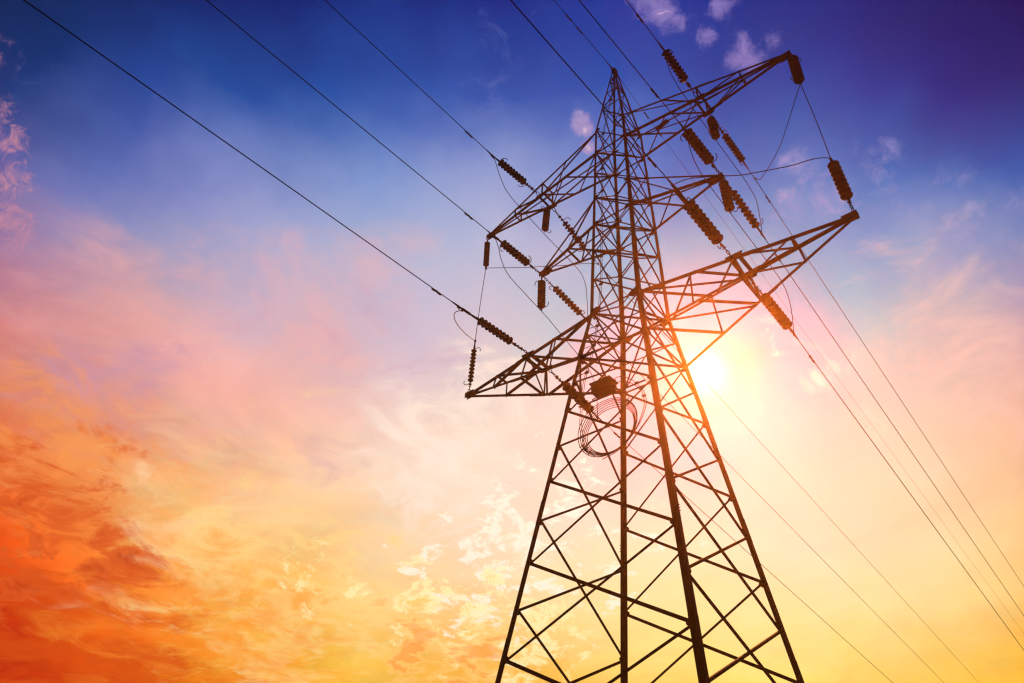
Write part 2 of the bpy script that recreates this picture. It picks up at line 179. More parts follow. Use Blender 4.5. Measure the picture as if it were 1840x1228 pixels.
# high thin cloud over the whole sky: lighter and darker drifts, warmer where the glow catches it, cooler in the gaps
drift = sky_noise(2.4, 7.0, 0.62, 0.9, 3.1)
warm = sky_noise(4.5, 7.0, 0.64, 1.2, 27.0)
low = math_node('MULTIPLY', remap(DZ, 0.74, 0.42), math_node('SUBTRACT', 1.0, lobe(SUN_AZ, SUN_EL, 1.0 / math.radians(13) ** 2)))   # steady near the sun; thins out towards the clear blue overhead
sky = scaled(sky, math_node('MULTIPLY_ADD', math_node('MULTIPLY', remap(drift, 0.25, 0.75, -0.17, 0.17, False), low), 1.0, 1.0))
wv = remap(warm, 0.28, 0.72, -1.0, 1.0, False)
tint = N('ShaderNodeVectorMath', operation='MULTIPLY_ADD')
tint.inputs[0].default_value = (0.10, -0.01, -0.09); tint.inputs[2].default_value = (1, 1, 1)
cmb = N('ShaderNodeCombineXYZ'); wl = math_node('MULTIPLY', wv, low)
for i in range(3): nt.links.new(wl, cmb.inputs[i])
nt.links.new(cmb.outputs[0], tint.inputs[1])
sky = vmath('MULTIPLY', sky, tint.outputs[0])
for points, edge, core_c, nargs, lo, hi, span, amount, grip in CLOUDS:
    f = sky_noise(*nargs)
    m = mask(points)
    # cloud stands where noise + mask passes the threshold; seen against the light it is pale at the rim and deeper inside
    d = math_node('ADD', f, math_node('MULTIPLY_ADD', m, grip, -grip))
    g = math_node('MULTIPLY', math_node('MULTIPLY', remap(d, lo, hi), remap(m, 0.06, 0.55)), amount)
    sky = mixc(sky, mixc(tuple(edge), tuple(core_c), remap(d, hi, hi + span)), g)
# the sun's disc and its bright aureole
core = scaled((1.0, 0.93, 0.80), math_node('MULTIPLY', lobe(SUN_AZ, SUN_EL, 1.0 / math.radians(0.95) ** 2), 1.3))
aur = scaled((0.45, 0.75, 1.0), math_node('MULTIPLY', lobe(SUN_AZ, SUN_EL, 1.0 / math.radians(5.0) ** 2), 0.42))
sky = vmath('ADD', sky, vmath('ADD', core, aur))
bg = N('ShaderNodeBackground'); nt.links.new(sky, bg.inputs[0]); bg.inputs[1].default_value = 1.0
wo = N('ShaderNodeOutputWorld'); nt.links.new(bg.outputs[0], wo.inputs[0])

# ------------------------------------------------------------------ sun
sun_data = bpy.data.lights.new('sun', 'SUN')
sun_data.energy = 5.0
sun_data.angle = math.radians(0.5)
sun_data.color = (1.0, 0.27, 0.04)
sun = bpy.data.objects.new('sun', sun_data); COL.objects.link(sun)
sun.rotation_euler = V(azel(SUN_AZ, SUN_EL)).to_track_quat('Z', 'Y').to_euler()

# ------------------------------------------------------------------ materials
def material(name, color, rough=0.6, metal=0.0, vary=0.25, scale=6.0, bump=0.0, color2=None, spec=0.5):
    m = bpy.data.materials.new(name); m.use_nodes = True
    t = m.node_tree; b = t.nodes['Principled BSDF']
    tcx = t.nodes.new('ShaderNodeTexCoord'); nz = t.nodes.new('ShaderNodeTexNoise')
    nz.inputs['Scale'].default_value = scale; nz.inputs['Detail'].default_value = 6
    t.links.new(tcx.outputs['Object'], nz.inputs['Vector'])
    rp = t.nodes.new('ShaderNodeValToRGB')
    c2 = color2 or tuple(x * (1 - vary) for x in color); c1 = tuple(min(1, x * (1 + vary)) for x in color)
    rp.color_ramp.elements[0].position = 0.35; rp.color_ramp.elements[1].position = 0.65
    rp.color_ramp.elements[0].color = (*c2, 1); rp.color_ramp.elements[1].color = (*c1, 1)
    t.links.new(nz.outputs['Fac'], rp.inputs['Fac']); t.links.new(rp.outputs['Color'], b.inputs['Base Color'])
    b.inputs['Roughness'].default_value = rough; b.inputs['Specular IOR Level'].default_value = spec; b.inputs['Metallic'].default_value = metal
    if bump:
        bp = t.nodes.new('ShaderNodeBump'); bp.inputs['Strength'].default_value = bump; bp.inputs['Distance'].default_value = 0.02
        t.links.new(nz.outputs['Fac'], bp.inputs['Height']); t.links.new(bp.outputs['Normal'], b.inputs['Normal'])
    return m
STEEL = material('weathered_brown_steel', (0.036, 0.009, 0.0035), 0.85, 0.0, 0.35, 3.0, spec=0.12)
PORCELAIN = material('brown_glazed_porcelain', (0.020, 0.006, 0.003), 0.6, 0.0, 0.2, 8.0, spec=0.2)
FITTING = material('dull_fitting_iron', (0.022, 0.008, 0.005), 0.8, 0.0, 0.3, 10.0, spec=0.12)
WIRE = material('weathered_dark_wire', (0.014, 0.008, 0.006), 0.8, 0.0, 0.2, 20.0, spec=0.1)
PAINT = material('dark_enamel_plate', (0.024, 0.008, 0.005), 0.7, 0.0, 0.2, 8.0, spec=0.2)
GRASS = material('dry_field_grass', (0.055, 0.06, 0.02), 0.95, 0.0, 0.4, 0.35, 0.4, (0.09, 0.07, 0.035))
CONCRETE = material('grey_concrete', (0.28, 0.27, 0.25), 0.9, 0.0, 0.15, 5.0, 0.2)

# ------------------------------------------------------------------ helpers
def obj(name, bm, mat, parent=None, smooth=False):
    me = bpy.data.meshes.new(name); bmesh.ops.recalc_face_normals(bm, faces=bm.faces); bm.to_mesh(me); bm.free()
    me.materials.append(mat)
    if smooth:
        for p in me.polygons: p.use_smooth = True
    o = bpy.data.objects.new(name, me); COL.objects.link(o)
    if parent: o.parent = parent
    return o
def empty(name, loc=(0, 0, 0), parent=None):
    o = bpy.data.objects.new(name, None); COL.objects.link(o); o.location = loc; o.empty_display_size = 0.1
    if parent: o.parent = parent
    return o
def tag(o, label, cat, group=None, kind=None):
    o['label'] = label; o['category'] = cat
    if group: o['group'] = group
    if kind: o['kind'] = kind
    return o
def linked(name, me, parent, loc=(0, 0, 0), rot=None, scale=None):
    o = bpy.data.objects.new(name, me); COL.objects.link(o); o.parent = parent; o.location = loc
    if rot is not None: o.rotation_mode = 'QUATERNION'; o.rotation_quaternion = rot
    if scale is not None: o.scale = scale
    return o
def prism(bm, pts0, pts1):
    a = [bm.verts.new(p) for p in pts0]; b = [bm.verts.new(p) for p in pts1]; n = len(a)
    for i in range(n): bm.faces.new((a[i], a[(i + 1) % n], b[(i + 1) % n], b[i]))
    bm.faces.new(list(reversed(a))); bm.faces.new(b)
def angle_bar(bm, p0, p1, a, th, u, v):
    """rolled steel angle from p0 to p1: two flanges of width a along u and v"""
    p0 = V(p0); p1 = V(p1); ax = (p1 - p0).normalized()
    u = V(u); u = (u - ax * u.dot(ax)).normalized(); v = V(v); v = v - ax * v.dot(ax); v = (v - u * v.dot(u)).normalized()
    prof = [(0, 0), (a, 0), (a, th), (th, th), (th, a), (0, a)]
    prism(bm, [p0 + u * x + v * y for x, y in prof], [p1 + u * x + v * y for x, y in prof])
def face_bar(bm, p0, p1, a, th, n, shift=0.0):
    """brace lying on a lattice face with outward normal n, one flange flat on the face, the other pointing inwards"""
    p0 = V(p0); p1 = V(p1); ax = (p1 - p0).normalized(); n = V(n); n = (n - ax * n.dot(ax)).normalized()
    u = ax.cross(n)
    o = n * shift - u * (a / 2)
    angle_bar(bm, p0 + o, p1 + o, a, th, u, -n)
def tube(bm, pts, r, seg=8, caps=True):
    pts = [V(p) for p in pts]; rings = []; n = len(pts); ref = None
    for i, p in enumerate(pts):
        t = (pts[min(i + 1, n - 1)] - pts[max(i - 1, 0)]).normalized()
        if ref is None: ref = t.orthogonal().normalized()
        ref = (ref - t * ref.dot(t)).normalized(); q = t.cross(ref)
        rr = r[i] if isinstance(r, (list, tuple)) else r
        rings.append([bm.verts.new(p + ref * math.cos(k * 2 * math.pi / seg) * rr + q * math.sin(k * 2 * math.pi / seg) * rr) for k in range(seg)])
    for A, B in zip(rings, rings[1:]):
        for k in range(seg): bm.faces.new((A[k], A[(k + 1) % seg], B[(k + 1) % seg], B[k]))
    if caps: bm.faces.new(list(reversed(rings[0]))); bm.faces.new(rings[-1])
def box(bm, c, half, ex=V((1, 0, 0)), ey=V((0, 1, 0)), ez=V((0, 0, 1))):
    c = V(c); hx, hy, hz = half
    q = [c + ex * sx * hx + ey * sy * hy - ez * hz for sx, sy in ((-1, -1), (1, -1), (1, 1), (-1, 1))]
    prism(bm, q, [p + ez * 2 * hz for p in q])
def smooth_path(pts, per=8):
    """Catmull-Rom through the points"""
    P = [V(p) for p in pts]; out = []
    for i in range(len(P) - 1):
        p0 = P[i - 1] if i else P[0] * 2 - P[1]; p1, p2 = P[i], P[i + 1]; p3 = P[i + 2] if i + 2 < len(P) else P[-1] * 2 - P[-2]
        for k in range(per):
            t = k / per
            out.append(0.5 * ((2 * p1) + (p2 - p0) * t + (2 * p0 - 5 * p1 + 4 * p2 - p3) * t * t + (3 * p1 - p0 - 3 * p2 + p3) * t ** 3))
    out.append(P[-1]); return out
def plate(bm, outline, n, th):
    n = V(n).normalized() * (th / 2)
    prism(bm, [V(p) - n for p in outline], [V(p) + n for p in outline])

# ------------------------------------------------------------------ ground
bm = bmesh.new()
rings = [0, 3, 8, 18, 40, 90, 200, 600]; seg = 48; prev = None
for R in rings:
    if R == 0: cur = [bm.verts.new((0, 0, 0))]
    else: cur = [bm.verts.new((R * math.cos(k * 2 * math.pi / seg), R * math.sin(k * 2 * math.pi / seg), 0.0)) for k in range(seg)]
    if prev:
        for k in range(seg):
            j = (k + 1) % seg
            if len(prev) == 1: bm.faces.new((prev[0], cur[k], cur[j]))
            else: bm.faces.new((prev[k], cur[k], cur[j], prev[j]))
    prev = cur
ground = obj('ground', bm, GRASS); ground['kind'] = 'structure'

# ------------------------------------------------------------------ the tower
Z_BEND, Z_TOP, Z_TIP = 15.07, 23.435, 27.40
def half(z):
    if z <= Z_BEND: return 0.75 + 0.14388 * (Z_BEND - z)
    if z <= Z_TOP: return 0.75 - 0.02441 * (z - Z_BEND)
    return 0.546 + (0.045 - 0.546) * (z - Z_TOP) / (Z_TIP - Z_TOP)
def corner(sx, sy, z, inset=0.0):
    h = half(z) - inset
    return V((sx * h, sy * h, z))
tower = empty('transmission_tower')
tag(tower, 'tall dark steel lattice pylon with six pointed cross arms, rising into the sunset sky', 'pylon')
CORNERS = [(-1, -1), (1, -1), (1, 1), (-1, 1)]
FACES = [((-1, -1), (1, -1), (0, -1, 0)), ((-1, 1), (1, 1), (0, 1, 0)), ((-1, -1), (-1, 1), (-1, 0, 0)), ((1, -1), (1, 1), (1, 0, 0))]
def leg_run(part, z0, z1, a0, th, steps):
    for sx, sy in CORNERS:
        bm = bmesh.new()
        zs = [z0 + (z1 - z0) * i / steps for i in range(steps + 1)]
        for i in range(steps):
            a = a0[0] + (a0[1] - a0[0]) * i / max(1, steps - 1)
            o = V((sx, sy, 0)) * a * 0.35; angle_bar(bm, corner(sx, sy, zs[i]) + o, corner(sx, sy, zs[i + 1]) + o, a, th, (-sx, 0, 0), (0, -sy, 0))
        # splice cover plates, a little proud of the leg
        for zz in zs[1:-1]:
            angle_bar(bm, corner(sx, sy, zz - 0.28) + V((sx, sy, 0)) * (0.008 + a * 0.35), corner(sx, sy, zz + 0.28) + V((sx, sy, 0)) * (0.008 + a * 0.35), a + 0.004, 0.007, (-sx, 0, 0), (0, -sy, 0))
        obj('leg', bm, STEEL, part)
def cross_panel(part, face, z0, z1, a_desc, a_asc, th=0.007, inset=0.01, first=None):
    c0, c1, n = face
    for k, (za, zb, a, sh) in enumerate(((z1, z0, a_desc, 0.004), (z0, z1, a_asc, -0.012))):
        bm = bmesh.new()
        face_bar(bm, corner(*c0, za, 0.02), corner(*c1, zb, 0.02), a, th, n, sh)
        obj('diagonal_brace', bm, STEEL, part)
def strut(part, face, z, a, name='horizontal_strut', sh=0.014):
    c0, c1, n = face
    bm = bmesh.new(); face_bar(bm, corner(*c0, z, 0.01), corner(*c1, z, 0.01), a, 0.008, n, sh); obj(name, bm, STEEL, part)
def node_plate(part, sx, sy, z, n, w, h, out=0.0):
    """gusset plate bolted on a leg, on the face with normal n"""
    c = corner(sx, sy, z); n = V(n); s = V((-sx, 0, 0)) if abs(n.y) > 0.5 else V((0, -sy, 0))
    o = n * 0.022
    pts = [c - s * out + V((0, 0, -h * 0.35)), c + s * w * 0.55 + V((0, 0, -h / 2)), c + s * w + V((0, 0, -h * 0.1)), c + s * w + V((0, 0, h * 0.1)), c + s * w * 0.55 + V((0, 0, h / 2)), c - s * out + V((0, 0, h * 0.35))]
    bm = bmesh.new(); plate(bm, [p + o for p in pts], n, 0.010); obj('gusset_plate', bm, STEEL, part)

NZ = [0.0, 1.95, 3.9, 5.874, 7.863, 9.831, 11.785, 13.466, 15.07]     # near and far faces
SZ = [0.95, 2.92, 4.87, 6.862, 8.855, 10.788, 12.70, 14.275, 15.07]   # side faces, half a panel higher
body = empty('tower_body', (0, 0, 0), tower)
leg_run(body, 0.0, Z_BEND, (0.135, 0.110), 0.012, 5)
for f in FACES[:2]:
    for i, (a, b) in enumerate(zip(NZ, NZ[1:])):
        t = i / 7
        cross_panel(body, f, a, b, 0.082 - 0.024 * t, 0.058 - 0.012 * t)
for f in FACES[2:]:
    for i, (a, b) in enumerate(zip(SZ, SZ[1:])):
        t = i / 7
        cross_panel(body, f, a, b, 0.076 - 0.022 * t, 0.058 - 0.012 * t)
for f in FACES: strut(body, f, 13.466, 0.055)
for sx, sy in CORNERS:
    for z in NZ[1:-1]: node_plate(body, sx, sy, z, (0, sy, 0), 0.15, 0.16)
    for z in SZ[:-1]: node_plate(body, sx, sy, z, (sx, 0, 0), 0.15, 0.16, 0.05)
    node_plate(body, sx, sy, 13.466, (sx, 0, 0), 0.22, 0.24)
# plan bracing inside the waist
for z in (13.466, 15.03):
    for k, (ca, cb) in enumerate((((-1, -1), (1, 1)), ((1, -1), (-1, 1)))):
        bm = bmesh.new(); face_bar(bm, corner(*ca, z, 0.03), corner(*cb, z, 0.03), 0.045, 0.007, (0, 0, -1), 0.012 * k); obj('plan_brace', bm, STEEL, body)
# secondary bracing of the waist panels
for f in FACES:
    c0, c1, n = f; zm = (13.466 + 15.07) / 2
    bm = bmesh.new(); mid = (corner(*c0, zm) + corner(*c1, zm)) / 2
    face_bar(bm, corner(*c0, zm, 0.02), mid, 0.036, 0.006, n, -0.03); obj('secondary_brace', bm, STEEL, body)
    bm = bmesh.new(); face_bar(bm, mid, corner(*c1, zm, 0.02), 0.036, 0.006, n, -0.03); obj('secondary_brace', bm, STEEL, body)
# concrete footings
for sx, sy in CORNERS:
    bm = bmesh.new(); c = corner(sx, sy, 0.0); box(bm, c + V((0, 0, 0.15)), (0.38, 0.38, 0.25)); 
    obj('footing', bm, CONCRETE, body)
# small clusters of step bolts on three legs
def bolts(part, sx, sy, zs):
    bm = bmesh.new()
    for z in zs:
        for dz in (0.0, 0.07, 0.14):
            c = corner(sx, sy, z + dz); tube(bm, [c + V((0, -sy * 0.05, 0)), c + V((sx * 0.075, -sy * 0.05, 0))], 0.010, 6)
    obj('step_bolts', bm, STEEL, part)
bolts(body, 1, -1, (8.1, 11.0, 13.0)); bolts(body, 1, 1, (10.3, 7.2)); bolts(body, -1, 1, (9.3, 12.1))

cage = empty('tower_cage', (0, 0, 0), tower)
CZ = [15.07, 16.34, 17.50, 18.646, 19.907, 21.13, 22.197, 23.435]
leg_run(cage, Z_BEND, Z_TOP, (0.105, 0.072), 0.010, 4)
for f in FACES:
    for i, (a, b) in enumerate(zip(CZ, CZ[1:])): cross_panel(cage, f, a, b, 0.050 - 0.009 * i / 6, 0.043 - 0.006 * i / 6, 0.006)
for z in (15.07, 18.646, 22.197):
    for f in FACES: strut(cage, f, z, 0.05)
for f in FACES[2:]: strut(cage, f, 19.907, 0.04); strut(cage, f, 23.435, 0.04)
for z in (17.50, 18.646, 22.197, 19.907):
    bm = bmesh.new(); face_bar(bm, corner(-1, -1, z, 0.03), corner(1, 1, z, 0.03), 0.04, 0.006, (0, 0, -1)); obj('plan_brace', bm, STEEL, cage)
for sx, sy in CORNERS:
    for z, w in ((15.07, 0.32), (18.646, 0.22), (19.907, 0.16), (22.197, 0.20), (23.435, 0.17)): node_plate(cage, sx, sy, z, (0, sy, 0), w, w * 0.85)
    for z in CZ[1:-1]: node_plate(cage, sx, sy, z, (sx, 0, 0), 0.10, 0.13)
    node_plate(cage, sx, sy, 15.07, (sx, 0, 0), 0.24, 0.28)

peak = empty('tower_peak', (0, 0, 0), tower)
PZ = [23.435, 24.75, 25.85, 26.6, 27.1]
leg_run(peak, Z_TOP, Z_TIP, (0.062, 0.05), 0.008, 2)
for f in FACES:
    for i, (a, b) in enumerate(zip(PZ[:-1], PZ[1:])):
        c0, c1, n = f
        bm = bmesh.new(); face_bar(bm, corner(*(c0 if i % 2 else c1), a, 0.01), corner(*(c1 if i % 2 else c0), b, 0.01), 0.034, 0.006, n); obj('diagonal_brace', bm, STEEL, peak)
    strut(peak, f, 24.75, 0.034); strut(peak, f, 25.85, 0.03)
bm = bmesh.new(); box(bm, (0, 0, 27.36), (0.075, 0.095, 0.10)); plate(bm, [(-0.02, -0.2, 27.34), (-0.02, 0.2, 27.34), (-0.02, 0.14, 27.47), (-0.02, -0.14, 27.47)], (1, 0, 0), 0.02)
obj('peak_cap', bm, STEEL, peak)

def cross_arm(side, kind):
    """kind: (tip reach, tip z, flat chord z, sloping chord z, chord size, long)"""
    reach, zt, zf, zs, size, long = kind[:6]
    arm = empty('cross_arm', (0, 0, 0), tower)
    up = 1 if zs > zf else -1
    def pt(c, u):
        sy = -1 if c[0] == 'n' else 1; z = zf if c[1] == 'f' else zs; h = half(z)
        p0 = V((side * h, sy * h, z)); p1 = V((side * reach, sy * 0.045, zt + (0.05 * up if c[1] == 's' else 0)))
        return p0 + (p1 - p0) * u
    for c in ('nf', 'ff', 'ns', 'fs'):
        sy = -1 if c[0] == 'n' else 1
        bm = bmesh.new(); a = size * kind[6][('nf', 'ff', 'ns', 'fs').index(c)]
        v = V((0, 0, -up)) if c[1] == 's' else V((0, 0, up))
        angle_bar(bm, pt(c, 0.0), pt(c, 1.0), a, 0.009, (0, -sy, 0), v)
        if long:   # lapped joint half way out
            p = pt(c, 0.47); q = pt(c, 0.57)
            angle_bar(bm, p + V((0, sy, -v.z)) * 0.010, q + V((0, sy, -v.z)) * 0.010, a + 0.014, 0.008, (0, -sy, 0), v)
        obj('chord', bm, STEEL, arm)
    def bar(name, c0, u0, c1, u1, a, n, sh=0.0):
        bm = bmesh.new(); face_bar(bm, pt(c0, u0), pt(c1, u1), a, 0.006, n, sh); obj(name, bm, STEEL, arm)
    fz = (0, 0, -up); sz = (0, 0, up); b = size * 0.56
    if long:
        M = 0.475
        bar('lacing_bar', 'nf', 0.0, 'ff', 0.27, b, fz, 0.004); bar('lacing_bar', 'nf', 0.27, 'ff', 0.03, b, fz, -0.010)
        bar('lacing_bar', 'nf', 0.28, 'ff', M, b, fz, 0.004); bar('lacing_bar', 'nf', M, 'ff', 0.29, b, fz, -0.010)
        bar('face_diagonal', 'ns', 0.0, 'nf', M, b, (0, -1, 0)) if kind[5] == 'top' else bar('face_diagonal', 'nf', 0.0, 'ns', M - 0.03, b * 1.2, (0, -1, 0))
        bar('face_diagonal', 'fs', 0.0, 'ff', M, b, (0, 1, 0)) if kind[5] == 'top' else bar('face_diagonal', 'ff', 0.0, 'fs', M - 0.03, b * 1.2, (0, 1, 0))
        bar('lacing_bar', 'ns', 0.26, 'fs', M - 0.02, b, sz, 0.004)
        if kind[5] != 'top':
            bar('lacing_bar', 'ns', 0.0, 'fs', 0.25, b, sz, -0.010)
            bar('frame_post', 'ns', 0.24, 'nf', 0.26, b * 0.9, (0, -1, 0), -0.012); bar('frame_post', 'fs', 0.24, 'ff', 0.26, b * 0.9, (0, 1, 0), -0.012)
        bar('frame_post', 'ns', M, 'nf', M, b * 1.1, (0, -1, 0), 0.006); bar('frame_post', 'fs', M, 'ff', M, b * 1.1, (0, 1, 0), 0.006)
        bar('frame_post', 'ns', M, 'fs', M, b * 1.1, sz, 0.012)
        bar('frame_diagonal', 'nf', M, 'fs', M, b * 0.9, (side, 0, 0))
        # the pair of heavy cross beams that carry the tension strings
        for d in (-0.020, 0.022):
            bm = bmesh.new(); face_bar(bm, pt('nf', M + d), pt('ff', M + d), size * 0.85, 0.010, fz, 0.012); obj('cross_beam', bm, STEEL, arm)
        O = 0.73
        bar('frame_post', 'ns', O, 'nf', O, b, (0, -1, 0), 0.006); bar('frame_post', 'fs', O, 'ff', O, b, (0, 1, 0), 0.006)
        bar('frame_post', 'nf', O, 'ff', O, b, fz, 0.006)
        bar('face_diagonal', 'nf', M + 0.03, 'ns', O, b * 1.2, (0, -1, 0)); bar('face_diagonal', 'ff', M + 0.03, 'fs', O, b * 1.2, (0, 1, 0))
        bar('lacing_bar', 'nf', O, 'ff', M + 0.03, b, fz, -0.008)
        for c, sy in (('nf', -1), ('ff', 1)):
            bm = bmesh.new(); p = pt(c, M) + V((0, sy * 0.015, 0)); plate(bm, [p + V((-0.16, 0, -0.10)), p + V((0.16, 0, -0.10)), p + V((0.24, 0, 0.07)), p + V((-0.24, 0, 0.07))], (0, 1, 0), 0.012)
            obj('gusset_plate', bm, STEEL, arm)
    else:
        bar('lacing_bar', 'nf', 0.08, 'ff', 0.48, b * 1.1, fz, 0.004); bar('lacing_bar', 'nf', 0.48, 'ff', 0.06, b * 1.1, fz, -0.008)
        bar('cross_beam', 'nf', 0.49, 'ff', 0.49, b * 1.4, fz, 0.010)
        bar('face_diagonal', 'ns', 0.0, 'nf', 0.49, b, (0, -1, 0)); bar('face_diagonal', 'fs', 0.0, 'ff', 0.49, b, (0, 1, 0))
    bm = bmesh.new(); x = side * reach; s = side
    plate(bm, [(x - s * 0.42, -0.075, zt), (x + s * 0.05, -0.055, zt), (x + s * 0.05, 0.055, zt), (x - s * 0.42, 0.075, zt)], (0, 0, 1), 0.035)
    plate(bm, [(x - s * 0.30, -0.052, zt - 0.09), (x + s * 0.06, -0.052, zt - 0.10), (x + s * 0.06, -0.052, zt + 0.09), (x - s * 0.30, -0.052, zt + 0.09)], (0, 1, 0), 0.02)
    plate(bm, [(x - s * 0.30, 0.052, zt - 0.09), (x + s * 0.06, 0.052, zt - 0.10), (x + s * 0.06, 0.052, zt + 0.09), (x - s * 0.30, 0.052, zt + 0.09)], (0, 1, 0), 0.02)
    obj('tip_plate', bm, STEEL, arm)
    return arm
TOP = (5.876, 22.135, 22.197, 23.435, 0.072, 'top', (0.9, 1.2, 0.8, 0.5))
MID = (3.224, 18.589, 18.646, 19.907, 0.070, '', (0.95, 1.15, 0.75, 0.5))
LOW = (6.085, 14.971, 15.07, 13.466, 0.098, 'low', (1.2, 0.46, 0.46, 0.85))
for side in (1, -1):
    for kind in (TOP, MID, LOW): cross_arm(side, kind)

# ------------------------------------------------------------------ insulator strings
def disc_mesh():
    bm = bmesh.new(); seg = 20
    prof = [(0.0, 0.070), (0.036, 0.068), (0.046, 0.045), (0.050, 0.016), (0.080, 0.008), (0.116, -0.010), (0.133, -0.030), (0.135, -0.040), (0.126, -0.044),
            (0.112, -0.030), (0.100, -0.046), (0.088, -0.028), (0.070, -0.048), (0.055, -0.028), (0.030, -0.034), (0.018, -0.070), (0.0, -0.072)]
    prev = None
    for r, z in prof:
        cur = [bm.verts.new((0, 0, z))] if r == 0 else [bm.verts.new((r * math.cos(k * 2 * math.pi / seg), r * math.sin(k * 2 * math.pi / seg), z)) for k in range(seg)]
        if prev:
            for k in range(seg):
                j = (k + 1) % seg
                if len(prev) == 1: bm.faces.new((prev[0], cur[k], cur[j]))
                elif len(cur) == 1: bm.faces.new((prev[k], prev[j], cur[0]))
                else: bm.faces.new((prev[k], prev[j], cur[j], cur[k]))
        prev = cur
    bmesh.ops.recalc_face_normals(bm, faces=bm.faces)
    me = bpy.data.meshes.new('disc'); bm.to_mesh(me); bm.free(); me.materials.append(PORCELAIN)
    for p in me.polygons: p.use_smooth = True
    return me
def ring_pts(c, ex, ey, a, b, n=14): return [V(c) + V(ex) * math.cos(k * 2 * math.pi / n) * a + V(ey) * math.sin(k * 2 * math.pi / n) * b for k in range(n + 1)]
def link_mesh(L):
    """hardware from the steel down to the first disc, running from z=0 to z=-L"""
    bm = bmesh.new(); X, Y, Z = (1, 0, 0), (0, 1, 0), (0, 0, 1)
    if L < 0.35:
        tube(bm, ring_pts((0, 0, -L * 0.25), X, Z, 0.030, L * 0.32), 0.010, 6, False)
        tube(bm, [(0, 0, -L * 0.45), (0, 0, -L)], 0.018, 8)
        box(bm, (0, 0, -L * 0.6), (0.03, 0.012, 0.03))
    else:
        tube(bm, ring_pts((0, 0, -0.07), X, Z, 0.045, 0.10), 0.013, 6, False)
        tube(bm, ring_pts((0, 0, -0.21), Y, Z, 0.030, 0.07), 0.012, 6, False)
        tube(bm, ring_pts((0, 0, -0.31), X, Z, 0.028, 0.06), 0.012, 6, False)
        z = -0.35
        n = max(1, int((L - 0.45) / 0.10)); st = (L - 0.37) / n
        for k in range(n):
            w = 0.028 if k % 2 else 0.042
            tube(bm, [(0, 0, z), (0, 0, z - st)], 0.014, 6)
            box(bm, (0, 0, z - st * 0.5), (w, 0.020, st * 0.30)); tube(bm, [(-0.065, 0, z - st * 0.5), (0.065, 0, z - st * 0.5)], 0.013, 6)
            tube(bm, [(0, -0.055, z - st * 0.15), (0, 0.055, z - st * 0.15)], 0.012, 6)
            z -= st
    bmesh.ops.recalc_face_normals(bm, faces=bm.faces)
    me = bpy.data.meshes.new('hardware_chain'); bm.to_mesh(me); bm.free(); me.materials.append(FITTING); return me
def horn_mesh():
    bm = bmesh.new()
    tube(bm, smooth_path([(0, 0, 0), (0.13, 0, 0.025), (0.21, 0, -0.01), (0.245, 0, -0.10), (0.225, 0, -0.15)], 4), 0.012, 6)
    me = bpy.data.meshes.new('arcing_horn'); bm.to_mesh(me); bm.free(); me.materials.append(FITTING); return me
def socket_mesh():
    bm = bmesh.new(); tube(bm, [(0, 0, 0.0), (0, 0, -0.05), (0, 0, -0.10), (0, 0, -0.17)], [0.030, 0.034, 0.024, 0.020], 8)
    box(bm, (0, 0, -0.12), (0.012, 0.035, 0.035)); me = bpy.data.meshes.new('end_fitting'); bm.to_mesh(me); bm.free(); me.materials.append(FITTING); return me
DISC, HORN, SOCKET = disc_mesh(), horn_mesh(), socket_mesh(); LINKS = {}
def insulator(a, b, chain, size, label, n=9, tail=0.16, roll=0.0, horns=(1, 1)):
    """a string of n discs hanging from a to b; chain = bare hardware at the tower end"""
    a = V(a); b = V(b); L = (b - a).length
    t = empty('insulator_string', a)
    t.rotation_mode = 'QUATERNION'
    t.rotation_quaternion = (-(b - a)).to_track_quat('Z', 'Y') @ Quaternion((0, 0, 1), roll)
    tag(t, label, 'insulator', 'disc insulator strings on the pylon')
    key = round(chain, 2)
    if key not in LINKS: LINKS[key] = link_mesh(key)
    linked('hardware_chain', LINKS[key], t)
    body_len = L - chain - tail; pitch = body_len / n
    for k in range(n):
        d = linked('disc', DISC, t, (0, 0, -(chain + pitch * (k + 0.5))))
        d.scale = (size / 0.27, size / 0.27, pitch / 0.142)
    linked('end_fitting', SOCKET, t, (0, 0, -(chain + body_len)), None, (1, 1, tail / 0.17))
    if horns[0]: linked('arcing_horn', HORN, t, (0, 0, -chain + 0.02), Quaternion((0, 0, 1), 0.6))
    if horns[1]: linked('arcing_horn', HORN, t, (0, 0, -(chain + body_len) - 0.03), Quaternion((0, 0, 1), 0.6 + math.pi) @ Quaternion((1, 0, 0), math.pi))
    return t
xt, xm, xb = 3.105, 3.224, 3.218
